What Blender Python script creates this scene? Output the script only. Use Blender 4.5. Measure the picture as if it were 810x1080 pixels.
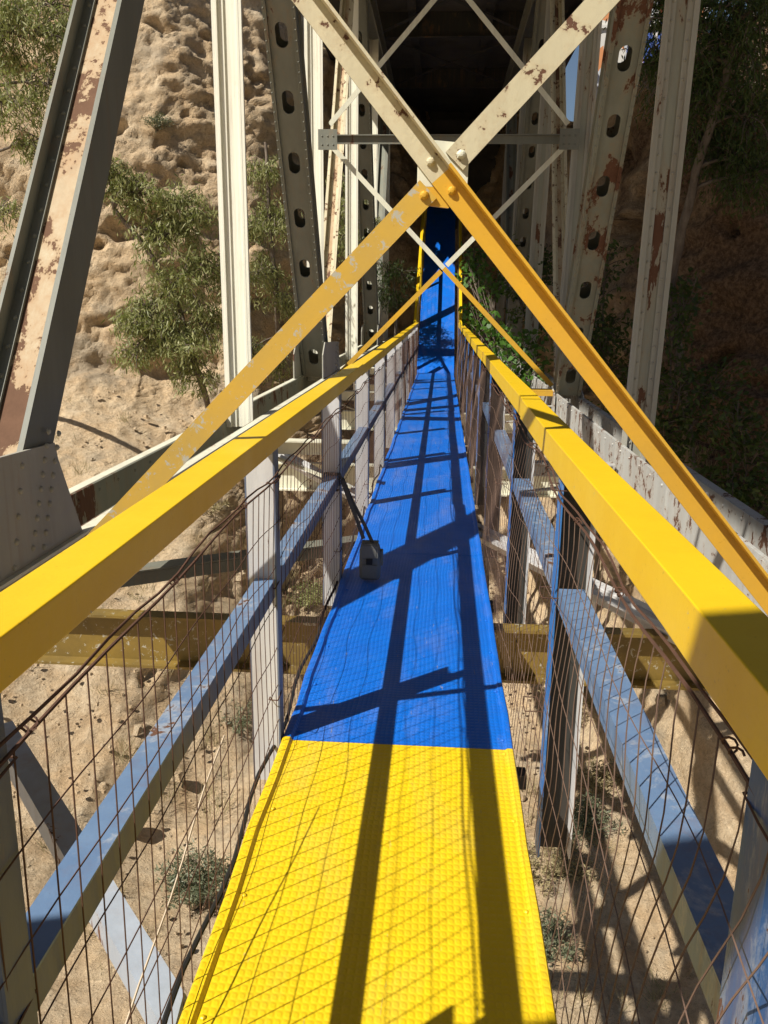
import bpy, math, random
import numpy as np
from mathutils import Vector, Matrix
random.seed(7); rng=np.random.default_rng(7)
for o in list(bpy.data.objects): bpy.data.objects.remove(o)
sc=bpy.context.scene; col=sc.collection
# ---------------------------------------------------------------- camera
F=860.; CAMH=1.55
def cam_axes(f=F,vp=(467,321),roll=1.6):
    r=math.radians(roll)
    d=Vector(((vp[0]-405)/f,(vp[1]-540)/f,1)).normalized()
    up=Vector((math.sin(r),-math.cos(r),0)); up=(up-d*up.dot(d)).normalized()
    x=d.cross(up)
    return x,d,up
wx,wy,wz=cam_axes()
cd=bpy.data.cameras.new('camera'); cam=bpy.data.objects.new('camera',cd); col.objects.link(cam)
right=Vector((wx.x,wy.x,wz.x)); down=Vector((wx.y,wy.y,wz.y)); fwd=Vector((wx.z,wy.z,wz.z))
M=Matrix((( right.x,-down.x,-fwd.x,0),(right.y,-down.y,-fwd.y,0),(right.z,-down.z,-fwd.z,CAMH),(0,0,0,1)))
cam.matrix_world=M
cd.sensor_fit='HORIZONTAL'; cd.sensor_width=36; cd.lens=F/810*36; cd.clip_start=.05; cd.clip_end=600
sc.camera=cam
# ---------------------------------------------------------------- light
SD=Vector((-.665,-.585,1.0)).normalized()            # towards the sun
w=bpy.data.worlds.new('World'); sc.world=w; w.use_nodes=True
nt=w.node_tree; bg=nt.nodes['Background']; sky=nt.nodes.new('ShaderNodeTexSky'); sky.sky_type='NISHITA'
sky.sun_disc=False; sky.sun_elevation=math.asin(SD.z); sky.sun_rotation=math.atan2(SD.x,SD.y)
nt.links.new(sky.outputs[0],bg.inputs[0]); bg.inputs[1].default_value=.05
sl=bpy.data.lights.new('sun','SUN'); sun=bpy.data.objects.new('sun',sl); col.objects.link(sun)
sl.energy=5.0; sl.angle=math.radians(.5); sl.color=(1,.94,.84)
sun.rotation_euler=SD.to_track_quat('Z','Y').to_euler(); sun.location=(-10,-8,20)
sc.view_settings.view_transform='Standard'; sc.view_settings.look='None'; sc.view_settings.exposure=.38; sc.view_settings.gamma=1
# ---------------------------------------------------------------- materials
class NB:
    def __init__(s,name):
        s.m=bpy.data.materials.new(name); s.m.use_nodes=True; s.t=s.m.node_tree; s.b=s.t.nodes['Principled BSDF']
    def n(s,ty,**k):
        x=s.t.nodes.new(ty)
        for a,v in k.items():
            if a in x.inputs.keys(): x.inputs[a].default_value=v
            else: setattr(x,a,v)
        return x
    def l(s,a,b): s.t.links.new(a,b)
    def coord(s,scale=(1,1,1),kind='Object'):
        c=s.n('ShaderNodeTexCoord'); m=s.n('ShaderNodeMapping'); m.inputs['Scale'].default_value=scale; s.l(c.outputs[kind],m.inputs[0]); return m.outputs[0]
    def noise(s,co,scale,detail=6,rough=.6,dist=0):
        x=s.n('ShaderNodeTexNoise'); x.inputs['Scale'].default_value=scale; x.inputs['Detail'].default_value=detail
        x.inputs['Roughness'].default_value=rough; x.inputs['Distortion'].default_value=dist
        if co is not None: s.l(co,x.inputs['Vector'])
        return x.outputs['Fac']
    def ramp(s,fac,stops,interp='LINEAR'):
        r=s.n('ShaderNodeValToRGB'); e=r.color_ramp; e.interpolation=interp
        while len(e.elements)<len(stops): e.elements.new(.5)
        for i,(p,c) in enumerate(stops):
            e.elements[i].position=p; e.elements[i].color=(c,c,c,1) if isinstance(c,(int,float)) else (*c,1)
        s.l(fac,r.inputs[0]); return r.outputs[0]
    def mix(s,fac,a,b,mode='MIX'):
        x=s.n('ShaderNodeMix',data_type='RGBA',blend_type=mode)
        if isinstance(fac,(int,float)): x.inputs[0].default_value=fac
        else: s.l(fac,x.inputs[0])
        for i,v in ((6,a),(7,b)):
            if isinstance(v,tuple): x.inputs[i].default_value=(*v,1)
            else: s.l(v,x.inputs[i])
        return x.outputs[2]
    def math(s,op,a,b=None,c=None):
        x=s.n('ShaderNodeMath',operation=op)
        for i,v in enumerate((a,b,c)):
            if v is None: continue
            if isinstance(v,(int,float)): x.inputs[i].default_value=v
            else: s.l(v,x.inputs[i])
        return x.outputs[0]
    def bump(s,h,strength=.5,dist=.01,prev=None):
        x=s.n('ShaderNodeBump'); x.inputs['Strength'].default_value=strength; x.inputs['Distance'].default_value=dist
        s.l(h,x.inputs['Height'])
        if prev is not None: s.l(prev,x.inputs['Normal'])
        return x.outputs[0]
    def out(s,color,rough=.6,normal=None,metal=0,spec=None):
        if isinstance(color,tuple): s.b.inputs['Base Color'].default_value=(*color,1)
        else: s.l(color,s.b.inputs['Base Color'])
        if isinstance(rough,(int,float)): s.b.inputs['Roughness'].default_value=rough
        else: s.l(rough,s.b.inputs['Roughness'])
        s.b.inputs['Metallic'].default_value=metal
        if spec is not None: s.b.inputs['Specular IOR Level'].default_value=spec
        if normal is not None: s.l(normal,s.b.inputs['Normal'])
        return s.m
def painted(name,paint,rust=.3,rough=.55,scale=3.,paint2=None,under=None,streak=.35,rust_col=((.07,.032,.02),(.18,.085,.048))):
    """painted steel with chipped rusty patches; rust = share of surface"""
    b=NB(name); co=b.coord((1,1,streak))
    n1=b.noise(co,scale,10,.68,.4); n2=b.noise(co,scale*7,6,.7)
    f=b.math('ADD',n1,b.math('MULTIPLY',b.math('SUBTRACT',n2,.5),.28))
    th=.5+(.5-rust)*.46
    mask=b.ramp(f,[(max(0,th-.008),0.),(min(1,th+.008),1.)])
    halo=b.ramp(f,[(max(0,th-.10),0.),(min(1,th),1.)])
    pn=b.noise(b.coord((1,1,.15)),5,8,.65)
    p2=paint2 or tuple(c*.78 for c in paint)
    pc=b.mix(b.ramp(pn,[(.35,0.),(.7,1.)]),paint,p2)
    stain=tuple(a*.62+c*.38 for a,c in zip(paint,(.32,.17,.06)))
    pc=b.mix(b.math('MULTIPLY',halo,.65),pc,under or stain)
    sk=b.noise(b.coord((1,1,.05)),16,6,.7); bigm=b.noise(b.coord(),1.1,3,.5)
    pc=b.mix(b.math('MULTIPLY',b.ramp(sk,[(.50,0.),(.66,.55)]),b.ramp(bigm,[(.42,0.),(.62,1.)])),pc,tuple(x*.5+y*.5 for x,y in zip(paint,(.22,.11,.045))))
    fl=b.noise(co,scale*22,4,.7); pc=b.mix(b.ramp(fl,[(.70,0.),(.73,.8)]),pc,rust_col[0])
    rc=b.mix(b.noise(co,22,6,.7),rust_col[0],rust_col[1])
    c=b.mix(mask,pc,rc)
    nn=b.bump(b.math('ADD',b.math('MULTIPLY',mask,-.8),b.math('MULTIPLY',b.noise(co,60,4,.6),.5)),.5,.004)
    nn=b.bump(b.noise(b.coord(),1.3,3,.5),.12,.03,nn)
    r=b.math('ADD',b.math('MULTIPLY',mask,.3),rough)
    return b.out(c,r,nn,spec=.35)
M_={}
M_['cream']=painted('cream_steel',(.76,.75,.60),.15,.5,3.0)
M_['cream_rusty']=painted('cream_steel_rusty',(.60,.54,.37),.27,.55,10,streak=.9)
M_['grey']=painted('grey_steel',(.19,.195,.16),.14,.55,3.0)
M_['grey_rusty']=painted('grey_steel_rusty',(.24,.25,.20),.31,.6,3.5)
M_['white_rusty']=painted('white_steel_rusty',(.47,.475,.45),.33,.55,7.0,streak=.8)
M_['rust_web']=painted('flaking_web',(.52,.45,.31),.45,.7,3.2,paint2=(.42,.28,.16),under=(.40,.25,.13),streak=.6,rust_col=((.10,.055,.035),(.20,.11,.068)))
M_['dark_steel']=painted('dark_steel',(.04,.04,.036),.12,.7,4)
M_['white_post']=painted('white_post_paint',(.62,.62,.62),.05,.5,4)
M_['blue_rail']=painted('blue_rail_paint',(.10,.17,.30),.2,.42,6,paint2=(.15,.235,.37),under=(.42,.44,.46))
M_['blue_post']=painted('blue_post_paint',(.03,.14,.46),.25,.45,9,paint2=(.05,.2,.5),under=(.4,.45,.5))
M_['plain_cream']=painted('plain_cream_steel',(.80,.79,.68),.08,.5,5.0,paint2=(.74,.73,.61))
M_['mid_grey']=painted('mid_grey_steel',(.40,.39,.33),.16,.6,5)
M_['mid_grey_rusty']=painted('mid_grey_rusty_steel',(.34,.345,.28),.34,.6,4.5)
M_['pale_blue']=painted('pale_blue_grey_paint',(.38,.43,.50),.2,.5,6)
M_['navy_post']=painted('navy_post_paint',(.03,.09,.24),.25,.5,12,paint2=(.05,.12,.27),under=(.3,.33,.38))
M_['slate_blue']=painted('slate_blue_paint',(.14,.17,.24),.08,.5,6)
def yellow(name,c1,c2,worn=0.):
    b=NB(name); co=b.coord()
    n=b.noise(co,3,8,.65); c=b.mix(b.ramp(n,[(.35,0.),(.7,1.)]),c1,c2)
    s=b.noise(b.coord((1,1,1)),26,6,.75,.6)
    th=.74-worn*.17
    m=b.ramp(s,[(th,0.),(th+.02,1.)]); c=b.mix(m,c,(.42,.40,.33))
    sp=b.noise(co,90,3,.6); c=b.mix(b.ramp(sp,[(.66,0.),(.74,.35)]),c,(.30,.17,.02))
    nn=b.bump(b.noise(co,7,5,.6),.25,.006); nn=b.bump(b.noise(co,110,3,.5),.15,.002,nn)
    return b.out(c,b.ramp(n,[(.3,.34),(.7,.5)]),nn,spec=.4)
M_['yellow_rail']=yellow('yellow_rail_paint',(.78,.52,.012),(.71,.445,.010),0.42)
M_['orange']=yellow('orange_yellow_paint',(.66,.375,.03),(.54,.32,.05),.1)
M_['orange_worn']=yellow('worn_yellow_paint',(.60,.37,.05),(.46,.31,.08),.95)
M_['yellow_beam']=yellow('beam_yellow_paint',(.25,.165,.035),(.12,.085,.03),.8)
def tread(name,c1,c2,wear):
    b=NB(name); c=b.n('ShaderNodeTexCoord'); sep=b.n('ShaderNodeSeparateXYZ')
    # hand laid sheet: rows wander a little
    wob=b.n('ShaderNodeTexNoise'); wob.inputs['Scale'].default_value=1.7; wob.inputs['Detail'].default_value=3
    b.l(c.outputs['Object'],wob.inputs['Vector'])
    v=b.n('ShaderNodeVectorMath',operation='SCALE'); b.l(wob.outputs['Color'],v.inputs[0]); v.inputs['Scale'].default_value=.035
    a=b.n('ShaderNodeVectorMath',operation='ADD'); b.l(c.outputs['Object'],a.inputs[0]); b.l(v.outputs[0],a.inputs[1]); b.l(a.outputs[0],sep.inputs[0])
    k=2*math.pi/.037
    sx=b.math('SINE',b.math('MULTIPLY',sep.outputs[0],k)); sy=b.math('SINE',b.math('MULTIPLY',sep.outputs[1],k*.8))
    p=b.math('MULTIPLY',sx,sy); h=b.ramp(b.math('ABSOLUTE',p),[(.12,0.),(.75,1.)])
    hn=b.bump(h,.42,.0035); hn=b.bump(b.noise(c.outputs['Object'],2.2,4,.55),.5,.02,hn)
    hn=b.bump(b.noise(c.outputs['Object'],160,3,.6),.2,.001,hn)
    n=b.noise(c.outputs['Object'],3.5,8,.7); cc=b.mix(b.ramp(n,[(.3,0.),(.72,1.)]),c1,c2)
    d=b.noise(c.outputs['Object'],38,6,.75); cc=b.mix(b.ramp(d,[(.70,0.),(.78,wear)]),cc,(.35,.33,.28))
    gr=b.noise(c.outputs['Object'],9,6,.7); cc=b.mix(b.ramp(gr,[(.55,0.),(.85,.28)]),cc,tuple(x*.45+.02 for x in c1))
    du=b.noise(b.coord((1.6,.5,1)),2.6,7,.7,.4); cc=b.mix(b.ramp(du,[(.50,0.),(.74,.20)]),cc,(.38,.33,.24))
    sc_=b.noise(b.coord((9,1.2,1)),7,3,.5,.8); cc=b.mix(b.ramp(sc_,[(.70,0.),(.72,wear)]),cc,(.30,.28,.24))
    return b.out(cc,b.ramp(n,[(.3,.36),(.7,.52)]),hn,spec=.4)
M_['tread_yellow']=tread('yellow_tread_paint',(.78,.545,.010),(.70,.475,.010),.3)
M_['tread_blue']=tread('blue_tread_paint',(.003,.145,.64),(.004,.11,.52),.5)
b=NB('rusty_wire'); M_['wire']=b.out(b.mix(b.noise(b.coord(),25,5,.7),(.045,.022,.014),(.13,.06,.035)),.8)
b=NB('rusty_wire_light'); M_['wire2']=b.out(b.mix(b.noise(b.coord(),25,5,.7),(.075,.042,.028),(.19,.12,.085)),.8)
b=NB('bright_wire'); M_['wire3']=b.out((.55,.45,.33),.5)
def cloth(name,c):
    b=NB(name); co=b.coord(); n=b.noise(co,300,3,.6); return b.out(b.mix(n,c,tuple(x*.55 for x in c)),.85,b.bump(n,.6,.001))
M_['pouch']=cloth('grey_nylon',(.17,.17,.15)); M_['strap']=cloth('dark_webbing',(.085,.08,.07)); M_['black']=cloth('black_plastic',(.01,.01,.01))
def rock():
    b=NB('sandstone'); co=b.coord()
    big=b.noise(co,.35,6,.6); mid=b.noise(co,2.2,10,.68); fine=b.noise(co,14,8,.7)
    c=b.mix(b.ramp(big,[(.32,0.),(.68,1.)]),(.74,.56,.35),(.64,.45,.26))
    c=b.mix(b.ramp(mid,[(.38,0.),(.70,1.)]),c,(.73,.60,.42))
    c=b.mix(b.ramp(fine,[(.33,.5),(.55,0.)]),c,(.34,.235,.14))
    st=b.noise(b.coord((.5,.5,2.2)),1.6,8,.7,.5); c=b.mix(b.ramp(st,[(.54,0.),(.68,.28)]),c,(.40,.26,.15))
    gray=b.noise(co,.8,5,.6,.3); c=b.mix(b.ramp(gray,[(.56,0.),(.66,.55)]),c,(.34,.30,.235))
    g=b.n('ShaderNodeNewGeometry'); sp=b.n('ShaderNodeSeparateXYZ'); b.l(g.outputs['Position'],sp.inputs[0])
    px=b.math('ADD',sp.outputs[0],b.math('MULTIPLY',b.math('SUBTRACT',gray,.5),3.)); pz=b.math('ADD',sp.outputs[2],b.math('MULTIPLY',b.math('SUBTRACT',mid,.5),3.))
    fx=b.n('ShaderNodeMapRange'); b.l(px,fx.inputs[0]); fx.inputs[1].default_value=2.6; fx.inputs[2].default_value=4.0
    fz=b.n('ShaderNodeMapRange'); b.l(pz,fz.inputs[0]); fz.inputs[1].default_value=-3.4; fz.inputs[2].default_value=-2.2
    c=b.mix(b.math('MULTIPLY',fx.outputs[0],fz.outputs[0]),c,b.mix(b.ramp(fine,[(.4,0.),(.6,1.)]),(.10,.065,.042),(.27,.175,.11)))   # shade of the right bank painted into its red-brown earth
    # small pits and pebbles
    vo=b.n('ShaderNodeTexVoronoi'); vo.inputs['Scale'].default_value=5.5; b.l(b.coord((1,1,1)),vo.inputs['Vector'])
    pit=b.ramp(vo.outputs['Distance'],[(.05,0.),(.22,1.)])
    n=b.bump(mid,.9,.22); n=b.bump(fine,.9,.05,n); n=b.bump(st,.25,.08,n); n=b.bump(pit,.35,.04,n)
    n=b.bump(b.noise(co,45,7,.8),.9,.022,n)
    v2=b.n('ShaderNodeTexVoronoi'); v2.inputs['Scale'].default_value=19; b.l(co,v2.inputs['Vector']); n=b.bump(b.ramp(v2.outputs['Distance'],[(.0,1.),(.32,0.)]),.5,.02,n)
    c=b.mix(b.ramp(b.noise(co,33,4,.75),[(.58,0.),(.68,.5)]),c,(.30,.22,.14))
    return b.out(c,.95,n,spec=.1)
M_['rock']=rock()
def leafm(name,c1,c2,trans=.35):
    b=NB(name); g=b.n('ShaderNodeNewGeometry'); c=b.mix(g.outputs['Random Per Island'],c1,c2)
    b.out(c,.5,spec=.4)
    t=b.n('ShaderNodeBsdfTranslucent'); b.l(b.mix(.5,c,(.22,.32,.03)),t.inputs[0]); mx=b.n('ShaderNodeMixShader'); mx.inputs[0].default_value=trans
    b.l(b.b.outputs[0],mx.inputs[1]); b.l(t.outputs[0],mx.inputs[2]); b.l(mx.outputs[0],b.t.nodes['Material Output'].inputs[0]); return b.m
M_['euca']=leafm('eucalyptus_leaf',(.18,.205,.07),(.38,.37,.17))
M_['euca_dark']=leafm('dark_leaf',(.035,.06,.018),(.07,.11,.03))
M_['broad']=leafm('vine_leaf',(.05,.13,.02),(.10,.22,.035))
M_['greyleaf']=leafm('grey_shrub_leaf',(.10,.12,.07),(.19,.20,.12),.15)
M_['drygrass']=leafm('dry_grass_blade',(.25,.20,.10),(.40,.33,.18),.2)
b=NB('bark'); nn=b.noise(b.coord((1,1,.3)),12,8,.7); M_['bark']=b.out(b.ramp(nn,[(.3,(.07,.05,.035)),(.7,(.22,.18,.14))]),.9,b.bump(nn,.6,.02))
b=NB('pale_bark'); nn=b.noise(b.coord((1,1,.3)),9,8,.7); M_['palebark']=b.out(b.ramp(nn,[(.3,(.14,.115,.09)),(.7,(.36,.31,.25))]),.9,b.bump(nn,.5,.02))
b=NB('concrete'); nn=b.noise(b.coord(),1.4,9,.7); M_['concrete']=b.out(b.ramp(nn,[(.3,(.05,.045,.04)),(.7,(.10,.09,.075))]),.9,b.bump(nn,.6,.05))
def graffiti():
    b=NB('painted_stripes'); vo=b.n('ShaderNodeTexVoronoi'); vo.inputs['Scale'].default_value=2.2; b.l(b.coord((1.6,1,.45)),vo.inputs['Vector'])
    s=b.n('ShaderNodeSeparateColor'); b.l(vo.outputs['Color'],s.inputs[0])
    return b.out(b.ramp(s.outputs[0],[(0,(.50,.52,.55)),(.3,(.55,.13,.06)),(.5,(.06,.12,.42)),(.68,(.62,.60,.55)),(.85,(.60,.25,.10))],'CONSTANT'),.7)
M_['graffiti']=graffiti()
# ---------------------------------------------------------------- mesh helpers
class MB:
    def __init__(s): s.v=[]; s.f=[]; s.mi=[]
    def add(s,vs,fs,mi=0):
        o=len(s.v); s.v.extend([tuple(p) for p in vs]); s.f.extend([tuple(i+o for i in f) for f in fs]); s.mi.extend([mi]*len(fs)); return s
    BF=[(0,3,2,1),(4,5,6,7),(0,1,5,4),(1,2,6,5),(2,3,7,6),(3,0,4,7)]
    def box(s,x0,x1,y0,y1,z0,z1,mi=0):
        return s.add([(x0,y0,z0),(x1,y0,z0),(x1,y1,z0),(x0,y1,z0),(x0,y0,z1),(x1,y0,z1),(x1,y1,z1),(x0,y1,z1)],s.BF,mi)
    def obox(s,c,ax,ay,az,hx,hy,hz,mi=0):
        c=Vector(c); ax=Vector(ax)*hx; ay=Vector(ay)*hy; az=Vector(az)*hz
        return s.add([c-ax-ay-az,c+ax-ay-az,c+ax+ay-az,c-ax+ay-az,c-ax-ay+az,c+ax-ay+az,c+ax+ay+az,c-ax+ay+az],s.BF,mi)
    def bar(s,p0,p1,side,hw,ht,mi=0):
        """bar p0->p1; side = width direction, hw half width, ht half thickness"""
        p0=Vector(p0);p1=Vector(p1); a=(p1-p0); L=a.length; a.normalize(); sd=Vector(side); sd=(sd-a*sd.dot(a)).normalized(); n=a.cross(sd)
        return s.obox((p0+p1)/2,a,sd,n,L/2,hw,ht,mi)
    def tube(s,pts,r,n=5,mi=0,cap=False):
        pts=[Vector(p) for p in pts]; rs=r if isinstance(r,(list,tuple)) else [r]*len(pts)
        vs=[];fs=[]; ref=Vector((.31,.17,.93))
        for i,p in enumerate(pts):
            t=(pts[min(i+1,len(pts)-1)]-pts[max(i-1,0)])
            if t.length<1e-9: t=Vector((0,0,1))
            t.normalize(); u=t.cross(ref)
            if u.length<.05: u=t.cross(Vector((1,0,0)))
            u.normalize(); q=t.cross(u)
            for k in range(n):
                an=2*math.pi*k/n; vs.append(p+(u*math.cos(an)+q*math.sin(an))*rs[i])
        for i in range(len(pts)-1):
            for k in range(n): a=i*n+k; b2=i*n+(k+1)%n; fs.append((a,b2,b2+n,a+n))
        if cap: fs.append(tuple(range(n))[::-1]); fs.append(tuple((len(pts)-1)*n+k for k in range(n)))
        return s.add(vs,fs,mi)
    def dome(s,c,nrm,r,h,mi=0,seg=8):
        c=Vector(c); nrm=Vector(nrm).normalized(); u=nrm.orthogonal().normalized(); q=nrm.cross(u); vs=[];fs=[]
        for j,(rr,hh) in enumerate(((1,0),(.85,.55),(.5,.9))):
            for k in range(seg):
                an=2*math.pi*k/seg; vs.append(c+(u*math.cos(an)+q*math.sin(an))*r*rr+nrm*h*hh)
        vs.append(c+nrm*h)
        for j in range(2):
            for k in range(seg): a=j*seg+k; b2=j*seg+(k+1)%seg; fs.append((a,b2,b2+seg,a+seg))
        for k in range(seg): fs.append((2*seg+k,2*seg+(k+1)%seg,3*seg))
        return s.add(vs,fs,mi)
    def build(s,name,mats,parent=None,bevel=0,smooth=False,loc=None):
        me=bpy.data.meshes.new(name); me.from_pydata(s.v,[],s.f); me.update()
        if not isinstance(mats,(list,tuple)): mats=[mats]
        for m in mats: me.materials.append(M_[m])
        if len(mats)>1: me.polygons.foreach_set('material_index',s.mi)
        if smooth: me.polygons.foreach_set('use_smooth',[True]*len(me.polygons))
        o=bpy.data.objects.new(name,me); col.objects.link(o)
        if parent is not None: o.parent=parent
        if bevel:
            md=o.modifiers.new('b','BEVEL'); md.width=bevel; md.segments=2; md.limit_method='ANGLE'
        return o
def tag(o,label=None,cat=None,group=None,kind=None):
    if label: o['label']=label
    if cat: o['category']=cat
    if group: o['group']=group
    if kind: o['kind']=kind
    return o
def empty(name,loc=(0,0,0),**k):
    o=bpy.data.objects.new(name,None); col.objects.link(o); o.empty_display_size=.2
    return tag(o,**k)
def rel(mb,loc): return mb
X=Vector((1,0,0)); Y=Vector((0,1,0)); Z=Vector((0,0,1))
# ---------------------------------------------------------------- noise
_perm=rng.permutation(256); _perm=np.concatenate([_perm,_perm,_perm])
_grad=rng.normal(size=(256,3)); _grad/=np.linalg.norm(_grad,axis=1)[:,None]
def pn(p):
    i=np.floor(p).astype(int); f=p-i; i&=255; u=f*f*f*(f*(f*6-15)+10); r=0
    for dx in (0,1):
        for dy in (0,1):
            for dz in (0,1):
                h=_perm[_perm[_perm[(i[:,0]+dx)&255]+((i[:,1]+dy)&255)]+((i[:,2]+dz)&255)]&255
                g=_grad[h]; d=(g*(f-np.array([dx,dy,dz]))).sum(1)
                r=r+d*(u[:,0] if dx else 1-u[:,0])*(u[:,1] if dy else 1-u[:,1])*(u[:,2] if dz else 1-u[:,2])
    return r
def fbm(p,oct=4,lac=2.03,g=.5):
    a=1;s=0
    for _ in range(oct): s=s+a*pn(p); p=p*lac+7.3; a*=g
    return s
# ---------------------------------------------------------------- terrain
XK=[-60,-14,-9,-6,-4.2,-3,-1.8,0,1.6,2.6,3.6,5,8,14,60]
YK=[13,15,15.5,16.2,17.6,20.5,24.8,28,27,21,15.5,13,11.5,8,0]
def yw(x): return np.interp(x,XK,YK)
DK=[-200,-14,-11,-8,-5,-2.5,-.8,0,.35,.8,1.6,3.0,5,9,20,200]
ZL=[-5,-5,-4.9,-4.1,-2.6,-1.4,-.5,.2,1.3,2.5,5.0,8.6,11,13,14,16]
def capz(x): return np.interp(x,[-60,-7,-5.2,-4.2,-2,2,3,4.5,9,60],[40,14,12,8.6,8.0,7.5,6.0,6.2,7.5,9])
def softcap(z,c): return np.where(z>c-1, c-1+ (1-np.exp(-(np.maximum(z-c+1,0)))) , z)
def ground(x,y):
    x=np.asarray(x,float); y=np.asarray(y,float); return softcap(np.interp(y-yw(x),DK,ZL),capz(x))
def terrain():
    xs=np.concatenate([np.linspace(-120,-24,14)[:-1],np.linspace(-24,-12,60)[:-1],np.linspace(-12,10,400)[:-1],np.linspace(10,22,50)[:-1],np.linspace(22,120,14)])
    ds=np.concatenate([np.linspace(-140,-32,14)[:-1],np.linspace(-32,-20,40)[:-1],np.linspace(-20,-2,260)[:-1],np.linspace(-2,4.5,260)[:-1],np.linspace(4.5,14,50)[:-1],np.linspace(14,260,18)])
    Xg,T=np.meshgrid(xs,ds,indexing='ij'); g_=np.clip((T+11)/9,0,1); g_=g_*g_*(3-2*g_)
    Yg=T+yw(Xg)*g_+18*(1-g_); D=Yg-yw(Xg)
    Zg=softcap(np.interp(D,DK,ZL),capz(Xg))
    P=np.stack([Xg,Yg,Zg],-1); nx,ny=Xg.shape
    dx=np.gradient(P,axis=0); dy=np.gradient(P,axis=1); N=np.cross(dx,dy); N/=np.linalg.norm(N,axis=2)[...,None]+1e-9
    # smooth the corner normals a little
    for _ in range(4): N[:,1:-1]=(N[:,:-2]+2*N[:,1:-1]+N[:,2:])/4
    p=P.reshape(-1,3); n=N.reshape(-1,3); steep=1-np.clip(n[:,2],0,1)
    a=fbm(p*np.array([.28,.28,.40]),4); strata=fbm(p*np.array([.35,.35,2.1])+11,4); m=fbm(p*1.3+5,4); rid=1-np.abs(fbm(p*np.array([1.0,1.0,1.6])+31,4))*2
    s=fbm(p*6+3,3); cav=np.clip(fbm(p*np.array([.75,.75,1.5])+50,3)-.30,0,1)
    disp=a*(.38+.16*steep)+strata*(.12*steep)+m*(.04+.02*steep)+(rid-.6)*.10*steep*2+s*.035-cav*(.1+2.2*steep)
    sharp=np.abs(fbm(p*np.array([1.7,1.7,2.6])+90,4)); disp-=np.clip(.06-sharp,0,.06)*(.2+.8*steep)
    blocky=np.round(fbm(p*np.array([.9,.9,1.9])+120,3)*5)/5; disp+=blocky*(.02+.07*steep)
    disp+=fbm(p*14+8,2)*.018
    ledge=np.exp(-((p[:,2]-.35-.25*a)/.16)**2)*steep; disp-=ledge*.5*np.clip(fbm(p*np.array([.5,.5,.5])+70,2)+.35,0,1)
    n2=n+0; p=p+n2*disp[:,None]
    idx=np.arange(nx*ny).reshape(nx,ny); q=np.stack([idx[:-1,:-1],idx[1:,:-1],idx[1:,1:],idx[:-1,1:]],-1).reshape(-1,4)
    me=bpy.data.meshes.new('ground'); me.vertices.add(len(p)); me.vertices.foreach_set('co',p.ravel())
    me.loops.add(q.size); me.loops.foreach_set('vertex_index',q.ravel().astype(np.int32)); me.polygons.add(len(q))
    me.polygons.foreach_set('loop_start',np.arange(0,q.size,4,dtype=np.int32)); me.polygons.foreach_set('loop_total',np.full(len(q),4,dtype=np.int32))
    me.polygons.foreach_set('use_smooth',np.ones(len(q),bool)); me.update(); me.validate()
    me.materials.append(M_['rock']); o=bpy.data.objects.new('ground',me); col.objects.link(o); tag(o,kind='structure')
    return o
terrain()
def gz(x,y): return float(ground(x,y))
# ================================================================ THE RAILWAY BRIDGE
bridge=empty('truss_bridge',label='riveted steel truss bridge of cream and rusty members carrying a dark deck over the walkway',cat='bridge')
TX=1.66; ZT=7.2
def hmember(p0,p1,w=.27,dep=.26,web=.08,mats=('grey','grey'),name='column',label=None,rivets=True,leg=1):
    """two side plates (normal to x) and a web between them; dep = depth of the side plates"""
    p0=Vector(p0);p1=Vector(p1); a=(p1-p0).normalized(); n=X.cross(a).normalized()   # n points away from / towards camera
    if n.y>0: n=-n                                                                  # n towards camera side (-y)
    L=(p1-p0).length; c=(p0+p1)/2; mb=MB()
    for s in (-1,1):
        mb.obox(c+X*s*(w/2),a,X,n,L/2,.008,dep/2)
        if leg: mb.obox(c+X*s*(w/2+.020)+n*(dep/2-.008),a,X,n,L/2,.012,.006)                 # outstanding leg of the angle
        mb.obox(c+X*s*(w/2-.030)+n*(dep/2-web-.012),a,X,n,L/2,.0215,.007)             # inner angle to web
    mb.obox(c+n*(dep/2-web-.026),a,X,n,L/2,w/2-.009,.006,1)
    if rivets:
        k=0; d=.12
        while d<L-.1:
            for s in (-1,1):
                mb.dome(c+a*(d-L/2)+X*s*(w/2-.032)+n*(dep/2-web-.005),n,.012,.009,0,6)
            d+=.13
    o=mb.build(name,mats,bridge)
    if label: o['label']=label
    return o
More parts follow.
